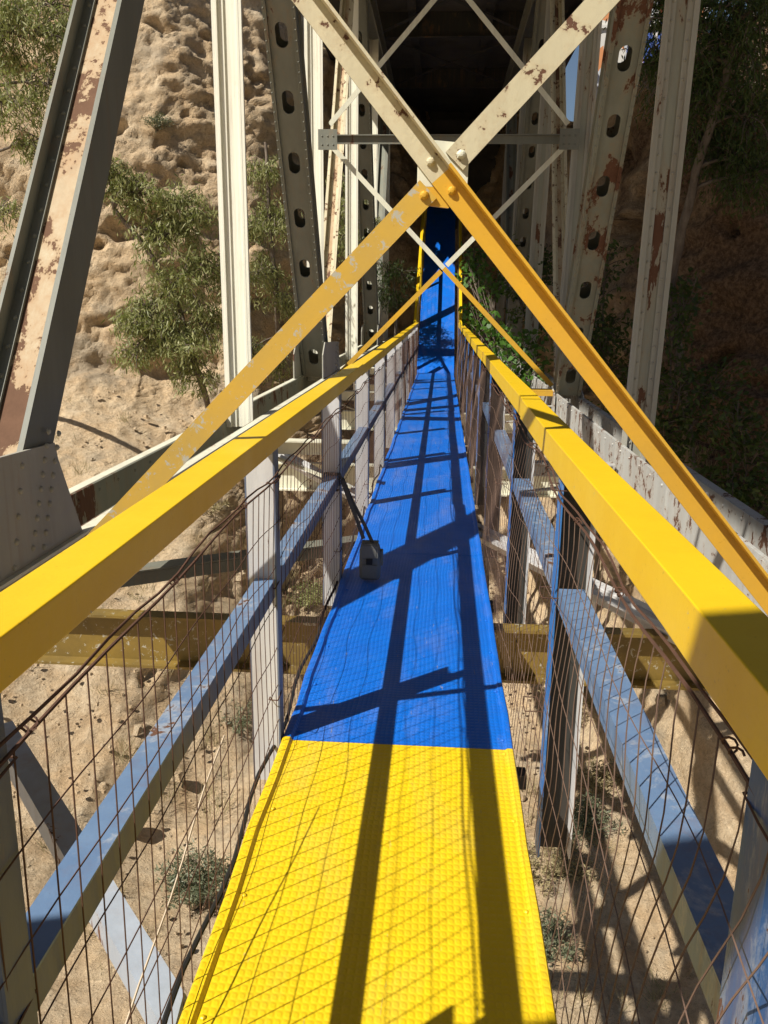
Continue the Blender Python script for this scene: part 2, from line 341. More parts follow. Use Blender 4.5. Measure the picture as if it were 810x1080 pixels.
def perforated(p0,p1,w=.245,name='perforated_brace',hole=(.062,.115),step=.62,off=.3,mat='grey',label=None):
    p0=Vector(p0);p1=Vector(p1); a=(p1-p0).normalized(); n=X.cross(a).normalized()
    if n.y>0: n=-n
    L=(p1-p0).length; mb=MB(); t=.008; K=24
    for sgn in (1,-1):
        cnt=int((L-off)/step); base=off-step/2
        for i in range(cnt):
            l0=base+i*step; l1=l0+step; cl=(l0+l1)/2
            outer=[];inner=[]
            for k in range(K):
                an=2*math.pi*k/K; cx,sy=math.cos(an),math.sin(an)
                e=hole[0]*cx; g=(hole[1]-hole[0])*(1 if sy>0 else -1 if sy<0 else 0)+hole[0]*sy
                inner.append((e,g))
                m=max(abs(cx)/(w/2),abs(sy)/(step/2)); outer.append((cx/m,sy/m))
            for q,(e,g) in enumerate(((w/2,step/2),(-w/2,step/2),(-w/2,-step/2),(w/2,-step/2))):
                j=min(range(K),key=lambda k:(outer[k][0]-e)**2+(outer[k][1]-g)**2); outer[j]=(e,g)
            P=lambda u,v,d:p0+a*(cl+v)+X*u+n*(sgn*.12+d)
            vs=[P(*q,t) for q in outer]+[P(*q,t) for q in inner]+[P(*q,-t) for q in outer]+[P(*q,-t) for q in inner]; fs=[]
            for k in range(K):
                k2=(k+1)%K
                fs+= [(k,k2,K+k2,K+k),(2*K+k2,2*K+k,3*K+k,3*K+k2),(K+k,K+k2,3*K+k2,3*K+k)]
            mb.add(vs,fs)
        rest0=base+cnt*step
        if L>rest0: mb.obox(p0+a*(rest0+L)/2+n*sgn*.12,a,X,n,(L-rest0)/2,w/2,t)
        if base>0: mb.obox(p0+a*base/2+n*sgn*.12,a,X,n,base/2,w/2,t)
    c=(p0+p1)/2
    for s in (-1,1):
        mb.obox(c+X*s*(w/2+.008),a,X,n,L/2,.007,.16)
        mb.obox(c+X*s*(w/2+.028)+n*.152,a,X,n,L/2,.0125,.006); mb.obox(c+X*s*(w/2+.028)-n*.152,a,X,n,L/2,.0125,.006)
        d=.08
        while d<L:
            mb.dome(p0+a*d+X*s*(w/2+.028)+n*.158,n,.011,.010,0,6); d+=.095
    o=mb.build(name,mat,bridge)
    if label: o['label']=label
    return o
NODES=[-6.4,-2.0,2.4,6.8,11.2,15.6,20.0,24.4]
for side in (-1,1):
    x=TX*side; zc=.62 if side<0 else .44
    for y in (-6.4,6.85,11.2,15.6,20.0,24.4):
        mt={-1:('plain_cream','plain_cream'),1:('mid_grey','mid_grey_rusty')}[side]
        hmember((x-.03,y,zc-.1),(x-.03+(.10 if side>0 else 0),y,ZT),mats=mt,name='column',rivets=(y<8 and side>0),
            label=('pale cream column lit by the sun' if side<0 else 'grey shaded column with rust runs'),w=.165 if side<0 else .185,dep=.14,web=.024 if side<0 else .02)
    # warren diagonals: bottom nodes at 2.4, 11.2, 20; top nodes at 6.8, 15.6
    hmember((x+.06,2.70,zc+.1),(x+.06,7.15,ZT),w=.21,dep=.20,web=.06,leg=0,mats=('grey','rust_web'),name='diagonal',label='raking diagonal with a badly rusted flaking web')
    hmember((x,.55,zc+.02),(x,-2.1,ZT),w=.27,dep=.26,web=.08,mats=('grey','grey_rusty'),name='diagonal')
    perforated((x,10.95,zc+.05),(x,7.25 if side<0 else 6.75,ZT),label='dark grey raking brace pierced by a row of oval holes',mat='grey' if side<0 else 'grey_rusty')
    hmember((x,11.45,zc+.1),(x,15.2,ZT),w=.16,dep=.14,web=.06,mats=('cream_rusty','rust_web'),name='diagonal',rivets=False,label='slim cream diagonal blotched with rust')
    perforated((x,19.8,zc+.05),(x,16.0,ZT))
    hmember((x,20.2,zc+.1),(x,24.0,ZT),w=.2,dep=.2,web=.06,mats=('grey','grey_rusty'),name='diagonal',rivets=False)
    # bottom chord: two side plates with angles, trough between
    mats=('grey_rusty','cream') if side<0 else ('white_rusty','grey_rusty')
    h=.30 if side<0 else .42; hw=.15
    for s in (-1,1):
        mb=MB(); xx=x+s*hw; zk=zc; zc=zc-(.05 if side>0 and s>0 else 0)
        mb.box(xx-.006,xx+.006,-8,27,zc-h,zc-.003); 
        fs_=(s if side<0 or s>0 else 1)
        fw=.062 if not(side>0 and s<0) else .016
        mb.box(xx+(.0065 if fs_>0 else -fw),xx+(fw if fs_>0 else -.0065),-8,27,zc-.012,zc,1 if side<0 else 0)
        mb.box(xx+(.0065 if s>0 else -.062),xx+(.062 if s>0 else -.0065),-8,27,zc-h,zc-h+.012)
        yy=-1.0; q_=0
        while yy<20:
            q_+=1
            if side>0 and s<0 and q_%5==0: mb.box(xx-.016,xx-.0062,yy+.06,yy+.085,zc-h+.014,zc-.014)
            mb.dome((xx-.0062 if side>0 else xx+.0062,yy+.2,zc-.05),(-side,0,0),.012,.010,0,6)
            mb.dome((xx-.0062 if side>0 else xx+.0062,yy+.2,zc-h+.05),(-side,0,0),.012,.010,0,6)
            yy+=.33 if side>0 else .26
        mb.build('bottom_chord',mats,bridge); zc=zk
    yy=-.9
    while yy<24: mb=MB(); mb.box(x-hw+.007,x+hw-.007,yy,yy+.28,zc-h+.014,zc-h+.026); yy+=.9; mb.build('tie_plate','dark_steel',bridge)
    mb=MB(); mb.box(x-.22,x+.22,-10,28,ZT,ZT+.02); mb.box(x-.20,x-.18,-10,28,ZT-.35,ZT-.001); mb.box(x+.18,x+.20,-10,28,ZT-.35,ZT-.001); mb.build('top_chord','grey',bridge)
    # gussets at bottom nodes
    for yn in (2.4,11.2,20.0):
        for s in (-1,1):
            xx=x+s*.183; mb=MB(); t=.007
            prof=[(-.95,-.06),(.70,-.06),(.79,-.03),(.62,.33),(.60,.40),(-.75,.45),(-.95,.30)]
            if side>0: prof=[(-.5,-.3),(.5,-.3),(.5,-.02),(.28,.05),(-.28,.05),(-.5,-.02)]
            n=len(prof); vs=[(xx-t,yn+a,zc+b2) for a,b2 in prof]+[(xx+t,yn+a,zc+b2) for a,b2 in prof]
            mb.add(vs,[tuple(range(n))[::-1] if True else 0,tuple(range(n,2*n))]+[(i,(i+1)%n,n+(i+1)%n,n+i) for i in range(n)])
            if side<0:
                for k in range(9):
                    mb.dome((xx+t,yn+.44+.49*.05*k,zc+.03+k*.05),(1,0,0),.0125,.011); mb.dome((xx+t,yn+.36+.49*.05*k,zc+.05+k*.05),(1,0,0),.0125,.011)
                for k in range(5): mb.dome((xx+t,yn+.22+.03*k,zc+.02+k*.085),(1,0,0),.0125,.011)
                for k in range(6): mb.dome((xx+t,yn-.5+.16*k,zc-.03),(1,0,0),.0125,.011)
            mb.build('gusset_plate','mid_grey' if side<0 else 'white_rusty',bridge)
# sway frames
def sway(y,zb,zt,hx,wid,painted_lower,cx=0.0,ends=None):
    root=empty('sway_brace'); root.parent=bridge
    cz=(zb+zt)/2
    segs=[((-hx,zb),'l'),((hx,zb),'r'),((-hx,zt),'ul'),((hx,zt),'ur')]
    if ends: segs=[(e,k) for e,(_,k) in zip(ends,segs)]
    for (ex,ez),k in segs:
        low=ez<cz
        e=Vector((cx+ex,y,ez)); c=Vector((cx,y,cz)); d=(e-c).normalized(); s=Vector((-d.z,0,d.x)); 
        if s.z<0: s=-s
        front=k in('l','ur')
        yo=0
        st=c+d*(.05 if front else 0.0)
        m=('orange_worn' if k=='l' else 'orange') if (low and painted_lower) else ('cream_rusty' if k in('ul','ur') and painted_lower else 'cream')
        mb=MB(); mb.bar(st+Vector((0,yo,0)),e+Vector((0,yo,0)),s,wid/2,.005)
        if painted_lower: # standing leg of the angle
            sg=1 if k in('r','ul') else -1
            if k in('r','ul'): mb.bar(st+Vector((0,yo-.040,0))+s*(wid/2-.004)*1,e+Vector((0,yo-.040,0))+s*(wid/2-.004)*1,Y,.034,.004)
        o=mb.build('brace_arm',m,root)
        if low and painted_lower: o['label']='brace arm painted yellow'
    if painted_lower:
        mb=MB()
        for pr,mi in (([(-.066,-.028),(.072,-.028),(.075,.082),(-.036,.092),(-.066,.06)],0),([(-.066,-.074),(.022,-.084),(.068,-.0285),(-.066,-.0285)],1)):
            n=len(pr); vs=[(cx+u,y+.0056,cz+v) for u,v in pr]+[(cx+u,y+.0166,cz+v) for u,v in pr]
            mb.add(vs,[tuple(range(n)),tuple(range(n,2*n))[::-1]]+[(i,n+i,n+(i+1)%n,(i+1)%n) for i in range(n)],mi)
        mb.build('centre_plate',['cream','orange'],root)
        for (u,v,m) in ((-.030,.034,'cream_rusty'),(.052,.052,'cream'),(.030,-.040,'orange'),(-.046,-.052,'orange')):
            mb=MB(); mb.tube([(cx+u,y-.004,cz+v),(cx+u,y-.010,cz+v)],.0135,6,cap=True); mb.dome((cx+u,y-.010,cz+v),(0,-1,0),.012,.009); mb.build('bolt',m,root)
    return root
sway(2.4,.45,3.335,1.52,.066,True,cx=-.014,ends=[(-1.50,.36),(1.33,.34),(-1.22,3.34),(1.38,3.34)])
def strut(y,z,hx,mat='grey',h=.10):
    mb=MB(); mb.box(-hx,hx,y-.05,y+.05,z-.006,z+.006); mb.box(-hx,hx,y-.006,y+.006,z-h,z-.0065); o=mb.build('strut',mat,bridge)
for y in (11.2,):
    sway(y,.50,3.52,1.50,.062,False); strut(y,3.62,1.5)
    sway(y,3.75,ZT-.2,1.5,.062,False)
    for s in (-1,1):
        mb=MB(); mb.box(s*1.5-.12,s*1.5+.12,y-.20,y-.19,3.42,3.66)
        for a in(-.07,0,.07):
            for c in (3.48,3.58): mb.dome((s*1.5+a,y-.20,c),(0,-1,0),.012,.01)
        mb.build('gusset_plate','grey',bridge)
# lower arms of the frame at 11.2 are painted: recolour them and add the yellow shelf plate by the handrail
for o in [o for o in bpy.data.objects if o.name.startswith('brace_arm') and abs(o.data.vertices[0].co.y-11.2)<.1]:
    if max(v.co.z for v in o.data.vertices)<2.2:
        o.data.materials[0]=M_['orange']; o['label']='brace arm painted yellow'
sway(2.4,3.55,ZT-.2,1.52,.064,True); strut(2.4,3.44,1.5,'cream')
mb=MB(); mb.box(1.14,1.49,10.85,11.12,.46,.472); mb.box(1.14,1.49,10.85,10.862,.40,.459); mb.build('shelf_plate','orange',bridge)
# floor beams and bottom laterals
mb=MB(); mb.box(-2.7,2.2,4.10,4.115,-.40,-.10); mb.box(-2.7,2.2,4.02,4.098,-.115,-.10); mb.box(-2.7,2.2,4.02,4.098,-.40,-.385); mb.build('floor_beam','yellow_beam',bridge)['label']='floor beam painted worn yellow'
for y in (-.3,8.5,12.9,17.3):
    mb=MB(); mb.box(-1.8,1.8,y,y+.015,-.40,-.10); mb.box(-1.8,1.8,y-.08,y-.002,-.115,-.10); mb.box(-1.8,1.8,y-.08,y-.002,-.40,-.385); mb.build('floor_beam','cream',bridge)
for s in (-1,1):
    for y in (6.9,11.0,15.2):
        mb=MB(); x0,x1=sorted((s*.74,s*1.47)); mb.box(x0,x1,y-.12,y+.02,.40 if s<0 else .26,.412 if s<0 else .272); mb.box(x0,x1,y-.02,y-.008,.28 if s<0 else .14,.399 if s<0 else .259)
        mb.bar((s*1.47,y-.05,.28 if s<0 else .12),(s*.74,y-.1,.02),Y,.04,.006); mb.build('bracket','cream' if s<0 else 'white_rusty',bridge)
def lateral(p0,p1,mat,double=False,w=.06):
    mb=MB(); d=(Vector(p1)-Vector(p0)).normalized(); s=Z.cross(d)
    if double:
        for k in (-1,1): mb.bar(Vector(p0)+s*k*.06,Vector(p1)+s*k*.06,s,.03,.006); 
        for k in (-1,1): mb.bar(Vector(p0)+s*k*.028-Z*.04,Vector(p1)+s*k*.028-Z*.04,Z,.034,.004)
    else: mb.bar(p0,p1,s,w,.006); mb.bar(Vector(p0)-Z*.045-s*(w-.005),Vector(p1)-Z*.045-s*(w-.005),Z,.036,.004)
    return mb.build('lateral_brace',mat,bridge)
lateral((-1.62,2.68,-.01),(1.6,-.93,-.13),'pale_blue',w=.040)
lateral((1.62,3.22,-.03),(-.1,6.9,-.13),'white_post',True)
lateral((-1.75,8.6,.0),(-.2,6.2,-.13),'white_post',True)
lateral((-1.9,4.45,.0),(.3,6.3,-.13),'grey',w=.07)
# deck
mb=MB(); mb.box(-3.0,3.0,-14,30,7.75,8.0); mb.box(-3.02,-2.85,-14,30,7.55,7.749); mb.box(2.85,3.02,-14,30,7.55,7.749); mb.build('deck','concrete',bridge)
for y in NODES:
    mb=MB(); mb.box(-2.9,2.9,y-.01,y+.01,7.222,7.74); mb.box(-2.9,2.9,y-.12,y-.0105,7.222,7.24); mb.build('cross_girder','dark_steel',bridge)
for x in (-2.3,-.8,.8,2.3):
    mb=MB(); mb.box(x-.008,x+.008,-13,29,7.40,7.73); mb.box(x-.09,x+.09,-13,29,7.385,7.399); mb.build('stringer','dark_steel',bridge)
for y0 in NODES[:-1]:
    mb=MB()
    mb.bar((-1.6,y0+.1,7.3),(1.6,y0+4.3,7.3),Z.cross(Vector((3.2,4.2,0)).normalized()),.05,.006); mb.bar((1.6,y0+.1,7.28),(-1.6,y0+4.3,7.28),Z.cross(Vector((-3.2,4.2,0)).normalized()),.05,.006); mb.build('top_lateral','dark_steel',bridge)
for s in (-1,1):
    mb=MB(); y=-13.
    while y<29: mb.box(s*2.95-.02,s*2.95+.02,y,y+.04,8.002,9.0); y+=1.1
    for z in (8.35,8.65,8.96): mb.box(s*2.95-.018,s*2.95+.018,-13,29,z,z+.036)
    mb.build('parapet_railing','grey',bridge)
ab=MB(); ab.box(-2.9,2.9,29.6,33,7.385,7.745); ab.box(-3.4,3.4,29,33,-2,7.38); ab.box(-3.6,3.6,28.7,33,6.6,6.9)
for z in np.arange(-1.5,6.6,.55): ab.box(-3.415,3.415,28.985,29.0-.002,z,z+.50)
tag(ab.build('bridge_abutment','concrete'),'dark shaded stone abutment under the far end of the bridge deck','abutment')
# ================================================================ WALKWAY
walk=empty('walkway',label='narrow footway of studded tread plates painted yellow then blue, slung inside the bridge',cat='walkway')
def tread_panel(x0,x1,y0,y1,z,mat,parent,slope=0,name='tread_plate'):
    mb=MB(); prof=[(x0,-.03),(x0,.010),(x0+.006,.014),(x0+.028,.014),(x0+.036,.0),(x1-.03,.0),(x1-.022,.006),(x1-.004,.006),(x1,.0),(x1,-.03)]
    ny=max(2,int((y1-y0)/.25)); vs=[]
    for j in range(ny+1):
        y=y0+(y1-y0)*j/ny; wv=.004*math.sin(y*5.1)+.003*math.sin(y*11+1)
        for k,(a,c) in enumerate(prof): vs.append((a+(wv if k<5 else .5*wv),y,z+c+slope*(y-y0)))
    n=len(prof); fs=[(j*n+k,j*n+k+1,(j+1)*n+k+1,(j+1)*n+k) for j in range(ny) for k in range(n-1)]
    fs+=[tuple(range(n))[::-1],tuple(ny*n+k for k in range(n)),]
    fs+=[(j*n,(j+1)*n,(j+1)*n+n-1,j*n+n-1) for j in range(ny)]
    mb.add(vs,fs); o=mb.build(name,mat,parent)
    if not slope:
        mb=MB(); yy=y0+.06
        while yy<min(y1,9):
            for xx in (x0+.05,x1-.035): mb.dome((xx,yy,z+.001),(0,0,1),.008,.005,0,6)
            yy+=.39
        if mb.v: mb.build('rivets',mat,o)
    return o
FX0,FX1=-.540,.298
tread_panel(FX0,FX1,-1.5,.22,0,'tread_yellow',walk); tread_panel(FX0,FX1,.224,2.655,0,'tread_yellow',walk)['label']='yellow tread plate'
ys=[2.658,5.0,7.4,9.8,12.2,14.6,17.0,19.2]
for i in range(len(ys)-1): tread_panel(FX0,FX1,ys[i],ys[i+1]-.004,0.0005*i,'tread_blue',walk)['label']='blue tread plate'
for x in (FX0+.03,FX1-.03):
    mb=MB(); mb.box(x-.025,x+.025,-1.5,19.2,-.13,-.031); mb.box(x-.05,x+.05,-1.5,19.2,-.14,-.1305); mb.build('edge_beam','dark_steel',walk)
for y in np.arange(-1,19.2,1.0): mb=MB(); mb.box(FX0+.056,FX1-.056,y,y+.06,-.1,-.034); mb.build('bearer','dark_steel',walk)
for y in np.arange(-.96,19.2,1.8): mb=MB(); mb.box(-.57,.36,y+.08,y+.14,-.20,-.142); mb.build('bearer','dark_steel',walk)
def fence(side):
    lf=side<0
    root=empty('fence',label=('left hand fence: square yellow handrail over light posts and taut rusty wire mesh' if lf else 'right hand fence: square yellow handrail over blue edged posts and sagging rusty wire mesh'),cat='fence',group='fences along the walkway')
    x0,x1=(-.623,-.537) if lf else (.362,.450)
    # handrail: lengths butted with a small step
    cuts=[-1.2,5.7,11.6,19.3] if lf else [-1.2,3.7,7.6,13.0,19.3]
    for i in range(len(cuts)-1):
        dz=[0,-.012,-.006,-.012][i]; dx=([0,-.004,.004] if lf else [0,.014,.006,.012])[i]
        mb=MB(); a,b2=cuts[i],cuts[i+1]-.003; n=max(1,int((b2-a)/1.0)); vs=[];
        for j in range(n+1):
            y=a+(b2-a)*j/n; wv=.003*math.sin(y*1.7+i)
            z1=1.145+dz; z0=z1-(.070 if lf else .09)
            vs+=[(x0+dx+wv,y,z0),(x1+dx+wv,y,z0),(x1+dx+wv,y,z1),(x0+dx+wv,y,z1)]
        fs=[(j*4+k,j*4+(k+1)%4,j*4+4+(k+1)%4,j*4+4+k)[::-1] for j in range(n) for k in ((1,2) if lf else (2,3))]
        mb.add(vs,fs); hr=mb.build('handrail','yellow_rail',root); sd=hr.modifiers.new('s','SOLIDIFY'); sd.thickness=.007; sd.offset=-1; bv=hr.modifiers.new('b','BEVEL'); bv.width=.003; bv.segments=2; bv.limit_method='ANGLE'
    # posts
    y=.84-1.8; i=0
    while y<19.2:
        mb=MB(); zt=1.072 if lf else 1.052
        if lf:
            mb.box(-.642,-.551,y,y+.006,-.16,zt,0)          # web towards the camera
            mb.box(-.5505,-.545,y,y+.068,-.16,zt,1)          # inner flange
            mb.box(-.648,-.6425,y,y+.068,-.16,zt,1)
            mb.build('post',['slate_blue','slate_blue'] if i<2 else ['white_post','slate_blue'],root)
        else:
            dx=-.03 if y>5 else 0
            mb.box(.404+dx,.411+dx,y-.01,y+.068,-.42,zt,0)
            mb.box(.4115+dx,.517+dx,y+.054,y+.061,-.42,zt,1)  # recessed web coloured dark: the channel's inner shade put into the paint
            mb.box(.5175+dx,.524+dx,y-.01,y+.061,-.42,zt,2)
            if i==1:
                mb=MB(); mb.box(.392,.477,y-.02,y-.008,-.42,zt,0); mb.box(.4775,.486,y-.02,y+.06,-.42,zt,2); mb.box(.384,.3915,y-.02,y+.06,-.42,zt,0)
            mb.build('post',['blue_post' if i!=1 else 'navy_post','dark_steel' if i!=1 else 'grey','white_post'],root)
        y+=1.8; i+=1
    # mid rails, one length between posts
    y=.84-1.8
    while y<18.5:
        mb=MB()
        if lf: mb.box(-.620,-.552,y+.07,y+1.797,.620,.626,0); mb.box(-.558,-.552,y+.07,y+1.797,.560,.6195,1)
        else: mb.box(.416,.500,y+.063,y+1.788,.622,.628,0); mb.box(.416,.422,y+.063,y+1.788,.56,.6215,0)
        mb.build('mid_rail',['blue_rail','slate_blue'],root); y+=1.8
    # wire mesh
    mb=MB(); r=(.0014 if lf else .0014); rg=random.Random(3)
    def pos(y,z):
        s=max(0,min(1,z/1.0))
        if lf: return Vector((-.553+.012*s+.004*math.sin(y*3.1+z*5),y+.01*math.sin(z*4+y),z-.012*math.sin(y*math.pi)**2))
        bul=math.sin(math.pi*s)*(.028+.026*math.sin(y*1.9))+.010*math.sin(y*5.3+z*7)
        return Vector((.316+.068*s**.8-bul*.7,y+.075*math.sin(math.pi*s*1.1)*math.sin(y*2.3+.6)+.022*math.sin(z*9+y*4)+.010*math.sin(z*17+y*9),z-.020*math.sin(y*math.pi/1.0)**2+.012*math.sin(y*3.3+z*4)))
    top=.99
    y=-.9
    while y<19.1:
        m=8 if lf else 16
        yj=y+rg.uniform(-.006,.006); mb.tube([pos(yj,-.03+(top+.03)*k/m) for k in range(m+1)],r,4)
        y+=.073
    for z in (top-.15,top-.30,top-.45,top-.60,top-.75,top-.90):
        n=200; ph=rg.uniform(0,6); mb.tube([pos(-.9+20*k/n,z+.008*math.sin(k*.9+ph)+.006*math.sin(k*.37*2+ph)) for k in range(n+1)],r,4)
    mb.build('wire_mesh','wire' if lf else 'wire2',root)
    mb=MB(); n=160; mb.tube([pos(-.9+20*k/n,top+.004*math.sin(k*.8)) for k in range(n+1)],.0032,5); mb.tube([pos(-.9+20*k/n,top+.016+.012*math.sin(k*.8)**2)+Vector((.004,0,0)) for k in range(n+1)],.0028,5)
    for k in range(n//5): 
        p=pos(-.9+k*.62,top); mb.tube([p+Vector((.008*math.cos(t),.004*t-.015,.008*math.sin(t)+.006)) for t in np.arange(0,12,.8)],.0018,4)
    mb.build('selvedge_wire','wire',root)
    for k in range(10):
        yc=.84+1.8*k; 
        for zc_ in (.97,.60,.18):
            mb=MB(); xa,xb=(-.553,-.536) if lf else (.345,.425); p=pos(yc,zc_)
            mb.tube([(p.x+(.004 if lf else -.004),yc-.03,zc_),(p.x+(.007 if lf else -.007),yc+.01,zc_+.006),(p.x,yc+.075,zc_+.002),(p.x+(-.03 if lf else .05),yc+.08,zc_),(p.x+(-.03 if lf else .06),yc-.02,zc_-.004),(p.x+(.004 if lf else -.004),yc-.03,zc_)],.0022,4)
            if k<4: mb.build('wire_tie','wire',root)
    if lf:
        mb=MB(); mb.tube([(-.56,y0-.3+.0*y0,.02+.0) for y0 in ()] or [(-.585+.002*math.sin(k),.75+k*.1,.02+.048*k*.55+.006*math.sin(k*1.3)) for k in range(14)],.0024,4); mb.build('loose_wire','wire3',root)
        mb=MB(); mb.tube([(-.572+.01*math.sin(k*1.1),.2+k*.14,-.02+.012*math.sin(k*.9)) for k in range(60)],.007,6); mb.build('edge_cable','black',root)
    return root
fence(-1); fence(1)
# ramp at the far end
S=.57; RY0,RY1=19.2,27.6
ramp=empty('ramp',label='steep blue ramp with yellow rails climbing to the far bank',cat='ramp')
tread_panel(FX0-.02,FX1+.01,RY0,RY1,.006,'tread_blue',ramp,slope=S,name='ramp_floor')
for lf,x in ((1,-.62),(0,.42)):
    mb=MB(); mb.bar((x,RY0-.0,.0),(x,RY1,S*(RY1-RY0)),X,.012,.09); mb.build('stringer',('blue_post' if lf else 'blue_rail'),ramp)
    mb=MB(); mb.bar((x,RY0+.0,1.10),(x,RY1,1.10+S*(RY1-RY0)),X,.035,.035); mb.build('handrail','yellow_rail',ramp,bevel=.006)
    for k in range(6):
        y=RY0+.05+k*1.6; z=S*(y-RY0)
        mb=MB(); mb.box(x-.035,x+.035,y,y+.06,z-.4,z+1.04); mb.build('post','blue_post' if k==0 else 'yellow_rail',ramp)
    mb=MB(); y=RY0+.1
    while y<RY1: z=S*(y-RY0); mb.tube([(x-.04,y,z),(x-.04,y,z+1.02)],.002,4); y+=.1
    for q in (.15,.35,.55,.75,.92): mb.tube([(x-.04,RY0,q),(x-.04,RY1,q+S*(RY1-RY0))],.002,4)
    mb.build('wire_mesh','wire2',ramp)
# pouch
bag=empty('camera_pouch',label='small dark grey camera pouch hanging by its strap from the left mid rail',cat='bag')
bx,by=-.375,4.45
mb=MB(); prof=[(.0,.050,.034),(.012,.060,.042),(.08,.063,.046),(.17,.060,.043),(.20,.052,.036),(.215,.038,.026)]; K=16; vs=[]
for z,a,c in prof:
    for k in range(K):
        an=2*math.pi*k/K; cx,sx=math.cos(an),math.sin(an); vs.append((bx+a*math.copysign(abs(cx)**.45,cx),by+c*math.copysign(abs(sx)**.45,sx),z+.016))
fs=[(j*K+k,j*K+(k+1)%K,(j+1)*K+(k+1)%K,(j+1)*K+k) for j in range(len(prof)-1) for k in range(K)]+[tuple(range(K))[::-1],tuple((len(prof)-1)*K+k for k in range(K))]
mb.add(vs,fs); mb.build('pouch_body','pouch',bag,smooth=True)
mb=MB(); mb.box(bx-.050,bx+.050,by-.056,by-.0465,.150,.226); mb.box(bx-.048,bx+.048,by-.054,by+.036,.2265,.234); mb.build('flap','pouch',bag,bevel=.006)
mb=MB(); mb.box(bx+.058,bx+.074,by-.03,by+.02,.10,.19); mb.box(bx-.045,bx+.045,by-.052,by-.044,.03,.11); mb.build('side_pocket','pouch',bag,bevel=.005)
mb=MB(); mb.box(bx-.018,bx+.018,by-.064,by-.0565,.115,.15); mb.build('buckle','black',bag,bevel=.003)
def strapm(pts,w,side,name,m='strap'):
    mb=MB(); 
    for i in range(len(pts)-1): mb.bar(pts[i],pts[i+1],side,w/2,.002)
    return mb.build(name,m,bag)
A=Vector((-.530,4.40,.60))
strapm([A,Vector((-.490,4.41,.48)),Vector((-.445,4.42,.36)),Vector((-.412,4.43,.255))],.022,(.9,.1,.3),'strap')
strapm([A+Vector((0,.01,.01)),Vector((-.475,4.43,.47)),Vector((-.405,4.44,.33)),Vector((-.330,4.44,.16)),Vector((-.316,4.44,.12))],.020,(.9,.1,.3),'strap')
strapm([A+Vector((0,.0,.0)),A+Vector((-.012,0,.035)),A+Vector((-.10,0,.037)),A+Vector((-.106,0,-.05)),A+Vector((-.02,0,-.06)),A],.04,(0,1,0),'strap')
# ================================================================ VEGETATION
def leaves_mesh(name,P,D,L,W,mat,parent=None,curl=.25):
    """one folded leaf (two triangles-pairs) per point. P points, D directions"""
    n=len(P); D=D/np.linalg.norm(D,axis=1)[:,None]; r=rng.normal(size=(n,3)); S_=np.cross(D,r); S_/=np.linalg.norm(S_,axis=1)[:,None]; U=np.cross(S_,D)
    L=L*rng.uniform(.65,1.25,n)[:,None]; W=W*rng.uniform(.7,1.25,n)[:,None]
    v=np.empty((n,6,3)); v[:,0]=P; v[:,1]=P+D*L*.4+S_*W/2+U*W*.15; v[:,2]=P+D*L*.75+S_*W*.3-U*L*curl*.3; v[:,3]=P+D*L-U*L*curl*.5
    v[:,4]=P+D*L*.75-S_*W*.3-U*L*curl*.3; v[:,5]=P+D*L*.4-S_*W/2+U*W*.15
    f=(np.arange(n)[:,None]*6+np.array([0,1,2,3,4,5])[None]).astype(np.int32)
    me=bpy.data.meshes.new(name); me.vertices.add(n*6); me.vertices.foreach_set('co',v.ravel())
    me.loops.add(n*6); me.loops.foreach_set('vertex_index',f.ravel()); me.polygons.add(n)
    me.polygons.foreach_set('loop_start',np.arange(0,n*6,6,dtype=np.int32)); me.polygons.foreach_set('loop_total',np.full(n,6,dtype=np.int32)); me.update()
    me.materials.append(M_[mat]); o=bpy.data.objects.new(name,me); col.objects.link(o)
    if parent is not None: o.parent=parent
    return o
def bez(a,b2,c,d,n):
    return [a*(1-t)**3+b2*3*t*(1-t)**2+c*3*t*t*(1-t)+d*t**3 for t in [i/n for i in range(n+1)]]
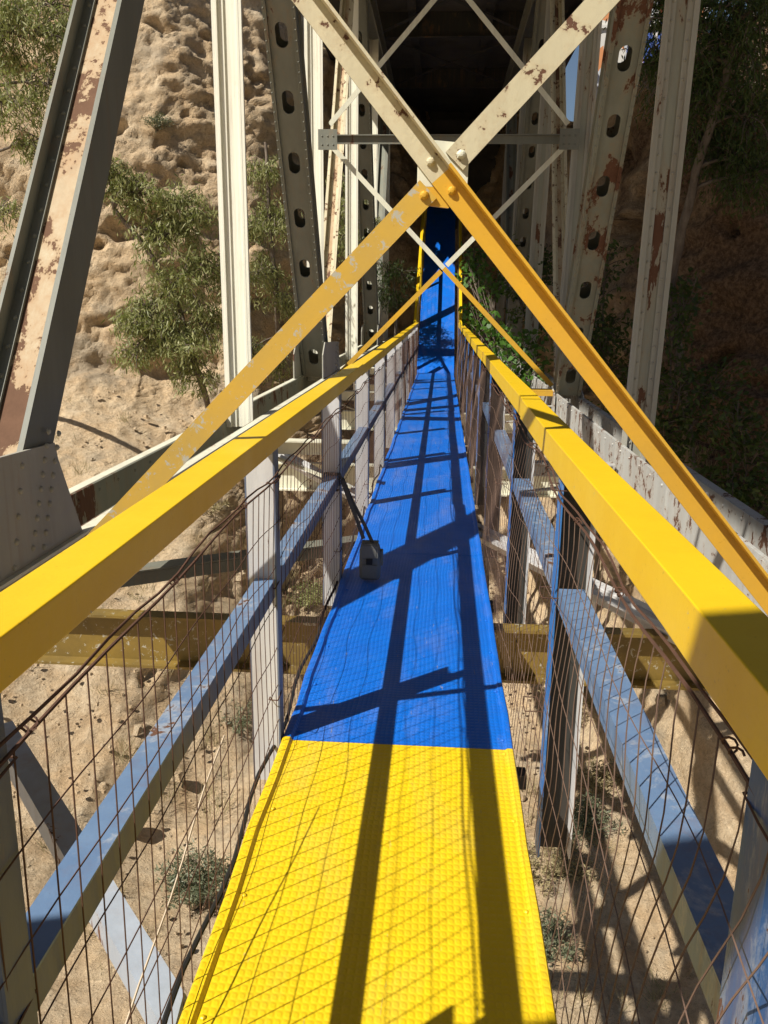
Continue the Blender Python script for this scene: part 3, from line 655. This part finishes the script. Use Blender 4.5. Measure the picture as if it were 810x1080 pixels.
def tree(name,root,forks,clumps,label,cat,group=None,leaf='euca',bark='bark',LW=(.105,.021),dens=900,tr=.06,droop=.9,twigs=26,crown='crown'):
    """root point, list of trunk way-points, clumps = (x,y,z,r[,squash])"""
    e=empty(name,label=label,cat=cat,group=group); mb=MB(); root=Vector(root); pts=[root]+[Vector(p) for p in forks]
    sm=[]
    for i in range(len(pts)-1):
        for t in range(5): 
            q=pts[i].lerp(pts[i+1],t/5); sm.append(q+Vector((random.uniform(-1,1),random.uniform(-1,1),0))*tr*.35)
    sm.append(pts[-1]); mb.tube(sm,[tr*(1-.55*i/len(sm)) for i in range(len(sm))],7)
    P=[];D=[]
    for c in clumps:
        cc=Vector(c[:3]); rr=c[3]; sq=c[4] if len(c)>4 else .8
        st=min(sm[len(sm)//4:],key=lambda q:(q-cc).length*(1.0 if q.z<cc.z else 1.35)); 
        mid1=st.lerp(cc,.35)+Vector((random.uniform(-.2,.2),random.uniform(-.2,.2),.25))*rr; mid2=st.lerp(cc,.75)+Vector((random.uniform(-.2,.2),random.uniform(-.2,.2),.2))*rr
        br=bez(st,mid1,mid2,cc,7); mb.tube(br,[tr*.42*(1-.7*i/7) for i in range(8)],5)
        for t in range(twigs):
            d=Vector((random.gauss(0,1),random.gauss(0,1),random.gauss(0,1)*sq)).normalized(); end=cc+d*rr*random.uniform(.45,1.08)*Vector((1,1,1)).x
            end.z=cc.z+(end.z-cc.z)*sq
            s0=br[random.randint(4,7)]; m1=s0.lerp(end,.5)+Vector((0,0,.18*rr)); e2=end-Vector((0,0,droop*.22*rr*random.random()))
            tw=bez(s0,m1,end+Vector((0,0,.05*rr)),e2,5); mb.tube(tw,[tr*.10*(1-.7*i/5)+.0025 for i in range(6)],3)
            k=int(dens*1.9*rr*rr/twigs)
            for q in range(k):
                u=random.random()**.6*.8+.2; i=min(4,int(u*5)); p=tw[i].lerp(tw[i+1],u*5-i if i<5 else 0)
                sp=.10*rr+.03
                p=p+Vector((random.gauss(0,sp),random.gauss(0,sp),random.gauss(0,sp*.8))); P.append(p[:])
                dd=Vector((random.gauss(0,.7),random.gauss(0,.7),random.gauss(0,.5)-droop*1.1)); D.append(dd[:])
    mb.build('trunk',bark,e,smooth=True)
    leaves_mesh(crown,np.array(P),np.array(D),LW[0],LW[1],leaf,e)
    return e
def at(u,v,y):
    """world point seen at photo pixel (u,v) at distance y along the walkway (used to site plants)"""
    c=Vector(((u-405)/F,(v-540)/F,1)); d=Vector((wx.dot(c),wy.dot(c),wz.dot(c))); t=y/d.y; return Vector((0,0,CAMH))+d*t
def cl(u,v,y,r,sq=.85): p=at(u,v,y); return (p.x,p.y,p.z,r,sq)
def groot(u,y,dx=0): p=at(u,400,y); x=p.x+dx; return Vector((x,y,gz(x,y)-.1))
# 1 tree top left
r0=groot(-60,15.4); tree('eucalyptus_tree',r0,[at(-40,260,12.3),at(-25,120,12.1),at(-10,20,12)],
  [cl(25,40,12,.75),cl(60,90,12,.5),cl(10,110,11.8,.65),cl(45,150,11.8,.42),cl(70,40,12.4,.42),cl(-20,30,12,.9),cl(10,225,12,.33),cl(60,5,12.5,.5)],
  'grey green eucalyptus leaning in at the upper left in front of the cliff','tree','eucalyptus trees on the left bank',tr=.07,dens=1500)
r0=groot(225,15.9); tree('eucalyptus_tree',r0,[at(190,330,12.6),at(160,270,12.3),at(120,220,12.2)],
  [cl(150,205,12.3,.5),cl(125,190,12.2,.36),cl(175,250,12.3,.5),cl(205,235,12.5,.42),cl(195,300,12.3,.6),cl(150,330,12.2,.42),cl(185,370,12.2,.5),cl(218,345,12.4,.5),cl(140,375,12.1,.3),cl(220,280,12.6,.45),cl(165,350,12.2,.45),cl(190,215,12.4,.4),cl(135,345,12.1,.3),cl(115,175,12.1,.3),cl(205,395,12.3,.4)],
  'bushy eucalyptus on the cliff face between the raking diagonal and the first cream column','tree','eucalyptus trees on the left bank',tr=.06,dens=2500)
r0=groot(300,18); tree('eucalyptus_tree',r0,[at(292,330,15.2),at(285,230,15),at(280,150,15)],
  [cl(280,180,15,.42),cl(290,235,15,.5),cl(275,290,15,.5),cl(300,320,15,.4),cl(262,240,15,.4),cl(290,385,15,.4),cl(262,375,15,.4)],
  'green tree growing just behind the first cream column','tree','eucalyptus trees on the left bank',tr=.06,dens=2300)
r0=groot(378,19.5); tree('shrub',r0,[at(372,300,19),at(368,240,18.8)],
  [cl(372,215,18.5,.42),cl(362,250,18.5,.45),cl(385,262,18.5,.4),cl(392,235,18.8,.33),cl(360,190,19,.3)],
  'sunlit green shrub under the rusty diagonal left of the ramp','shrub','shrubs by the far bank',tr=.05,dens=2200)
r0=groot(415,20.5); tree('shrub',r0,[at(418,330,20.2),at(415,290,20)],
  [cl(405,285,19.8,.42),cl(425,290,20,.4),cl(412,315,20,.42),cl(398,305,19.8,.3)],
  'drooping dark green shrub close beside the start of the ramp','shrub','shrubs by the far bank',leaf='euca_dark',tr=.05,dens=1500)
# vine on the right of the walkway
r0=Vector((1.0,15,-4.2)); tree('climbing_vine',r0,[Vector((1.0,15,-2)),Vector((1.0,14.6,-.3))],
  [cl(500,330,15.5,.36),cl(520,350,15,.42),cl(515,300,16,.36),cl(540,375,14.2,.36),cl(530,395,13.6,.28),cl(500,285,17,.35),cl(555,360,14.6,.40),cl(560,395,13.8,.32),cl(498,265,18,.28)],
  'fresh green broad leaved vine climbing beside the right handrail','vine',leaf='broad',LW=(.12,.085),dens=520,droop=.5,tr=.05)
r0=groot(735,12.3); tree('shade_tree',Vector((4.0,12.6,gz(4.0,12.6)-.1)),[at(705,300,12.4),at(730,200,12.2),at(765,90,12),at(790,-40,11.8)],
  [cl(700,15,12.3,.6),cl(700,70,12.5,.5),cl(735,150,12.4,.5),cl(785,175,12.2,.6),cl(720,40,12,.7),cl(770,60,12,.8),cl(800,20,11.8,.9),cl(745,110,12.2,.6),cl(790,130,12,.7),cl(760,-20,12,.9),cl(810,190,12,.6),cl(710,110,12.6,.42),cl(760,170,12.4,.5)],
  'dark pale trunked tree hanging over the right bank with sky showing through its top','tree',leaf='euca_dark',bark='bark',tr=.085,dens=1300,twigs=36)
tree('shade_tree',Vector((6.2,16.0,gz(6.2,16)-.1)),[Vector((6.2,15.6,8.0)),Vector((6.0,15.2,9.6))],
  [cl(690,30,15,.9),cl(740,60,15.2,1.),cl(790,60,15,1.),cl(720,-10,15,1.),cl(800,110,15,.8),cl(685,95,15.2,.6),cl(770,0,15,1.1)],
  'leafy tree crowding the top right corner on the plateau behind the pale trunked tree','tree',leaf='euca_dark',bark='palebark',tr=.11,dens=330,twigs=36)
for i,(u,y,cs,lab) in enumerate([
  (650,12.6,[cl(640,350,12.4,.6),cl(625,310,12.5,.5),cl(650,400,12.2,.6),cl(615,375,12.6,.5),cl(640,270,12.6,.4),cl(660,440,12,.5)],'dark leafy bush between the pierced brace and the wide grey column'),
  (715,11.6,[cl(710,410,11.5,.6),cl(735,450,11.3,.6),cl(705,350,11.7,.5),cl(755,410,11.4,.5),cl(720,310,12,.4),cl(700,470,11.3,.5)],'dark leafy bush at the foot of the right bank beside the wide grey column'),
  (770,10.8,[cl(770,510,10.5,.6),cl(800,540,10.3,.6),cl(800,475,10.6,.5),cl(740,520,10.8,.5),cl(780,440,10.9,.4)],'low dark bush on the right bank above the rusty chord'),
  (560,16,[cl(560,320,15.8,.5),cl(575,280,16,.5),cl(545,290,16.2,.45),cl(585,340,15.6,.42),cl(525,260,18,.4)],'dark undergrowth bush behind the vine')]):
    tree('bush',groot(u,y),[Vector(cs[0][:3])-Vector((0,0,.5))],cs,lab,'bush','dark bushes on the right bank',leaf='euca_dark',LW=(.10,.045),dens=700,droop=.4,tr=.05)
# small shrubs on the ground
def tuft(name,x,y,r,h,label,cat,leaf,n,LW,group=None,z=None):
    z=gz(x,y)-.05 if z is None else z; P=[];D=[]; mb=MB(); e=empty(name,label=label,cat=cat,group=group)
    for i in range(n//40+4):
        a=random.uniform(0,6.28); d=random.random()**.6*r; tip=Vector((x+d*math.cos(a),y+d*math.sin(a),z+h*random.uniform(.55,1)*(1-.4*d/r)))
        tw=bez(Vector((x+.1*d*math.cos(a),y+.1*d*math.sin(a),z-.1)),Vector((x,y,z+h*.3)),tip-Vector((0,0,.1)),tip,4); mb.tube(tw,.004,3)
        for k in range(40):
            u=random.random()**.5*3.99; j=int(u); p=tw[j].lerp(tw[j+1],u-j)+Vector((random.gauss(0,.04),random.gauss(0,.04),random.gauss(0,.03))); P.append(p[:]); D.append((random.gauss(0,1),random.gauss(0,1),random.gauss(.3,.7)))
    mb.build('stem','bark',e); leaves_mesh('foliage',np.array(P),np.array(D),LW[0],LW[1],leaf,e); return e
def gat(u,v):
    """ground point seen at a photo pixel"""
    for k in range(40,600):
        p=at(u,v,k*.05)
        if p.z<gz(p.x,p.y): return p
    return at(u,v,20)
for (u,v,r,h,lab,leaf,n) in [
  (208,950,.42,.75,'grey green shrub on the sand under the near left fence','greyleaf',2200),
  (165,132,.30,.28,'small dark shrub clinging to the cliff face top left','greyleaf',500),
  (325,640,.55,.6,'yellow green shrub below the walkway seen between the second and third left posts','euca',1800),
  (255,760,.5,.35,'low yellowish shrub under the blue mid rail','greyleaf',1200),
  (615,880,.45,.6,'grey twiggy shrub below the right fence','greyleaf',1500),
  (660,560,.5,.9,'leafy shrub under the right handrail by the white post','broad',900),
  (600,690,.5,.5,'scrubby plant beneath the right mid rail','euca',1200),
  (600,745,.5,.55,'dry straw coloured brush under the right fence beside the second post','drygrass',1500),
  (625,830,.45,.45,'dry straw coloured brush below the blue right mid rail','drygrass',1200),
  (585,925,.5,.4,'dead brush against the right edge of the yellow tread','drygrass',1500),
  (345,560,.4,.5,'brown brush seen between the left fence posts near the pouch','drygrass',1000),
  (215,545,.5,.5,'dry brush on the slope above the left handrail','drygrass',900),
  (575,1000,.4,.4,'dry scrub at the bottom of the picture right of the yellow tread','greyleaf',1400)]:
    p=gat(u,v); tuft('low_shrub',p.x,p.y,r,h,lab,'shrub',leaf,n,(.07,.016),'low shrubs on the ground')
# stuff: dry grass and loose stones
P=[];D=[]
for i in range(900):
    x=random.uniform(-9,7); y=random.uniform(2,17); 
    if y-yw(x)>-.5: continue
    if pn(np.array([[x*.5,y*.5,3.3]]))[0]<.02: continue
    z=gz(x,y)
    for k in range(28): P.append((x+random.gauss(0,.07),y+random.gauss(0,.07),z-.12)); D.append((random.gauss(0,.35),random.gauss(0,.35),1))
tag(leaves_mesh('dry_grass',np.array(P),np.array(D),.30,.007,'drygrass'),'wispy dry grass tufts on the sandy ground','grass',kind='stuff')
mb=MB()
for i in range(4200):
    x=random.uniform(-9,7); y=random.uniform(1,20)
    if y-yw(x)>-.3: continue
    s=random.uniform(.012,.045)*(3.2 if random.random()<.05 else 1); z=gz(x,y); q=[(Vector((random.gauss(0,1),random.gauss(0,1),random.gauss(0,1))).normalized()) for _ in range(3)]
    vs=[]; 
    for a in (-1,1):
        for k in range(5): an=k*1.257+random.uniform(-.25,.25); vs.append((x+s*math.cos(an)*random.uniform(.7,1.1)*(1 if a<0 else .65),y+s*math.sin(an)*random.uniform(.7,1.1)*(1 if a<0 else .65),z+a*s*.45))
    mb.add(vs,[(4,3,2,1,0),(5,6,7,8,9)]+[(k,(k+1)%5,5+(k+1)%5,5+k) for k in range(5)])
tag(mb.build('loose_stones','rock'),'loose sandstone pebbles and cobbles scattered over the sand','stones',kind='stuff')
# things on the far bank seen through the bridge
pw=MB(); c=at(655,45,24); pw.box(c.x-.9,c.x+2.2,24.2,24.5,6.0,11.5)
for z in (7.2,8.6,10): pw.box(c.x-.95,c.x+2.25,24.14,24.198,z,z+.08)
tag(pw.build('painted_wall','graffiti'),'small wall striped red white and blue on the far right bank','wall')
c=at(335,30,24); rl=empty('bank_railing',label='thin grey metal railing on the far left bank against the sky',cat='railing')
for k in range(7):
    mb=MB(); x=c.x-1.5+k*.45; mb.box(x-.02,x+.02,24,24.04,7.6,11.5); mb.build('upright','grey',rl)
mb=MB()
for z in (8.4,9.1,9.8,10.5,11.2): mb.box(c.x-1.5,c.x+1.3,23.96,23.999,z,z+.05)
mb.build('rail','grey',rl)
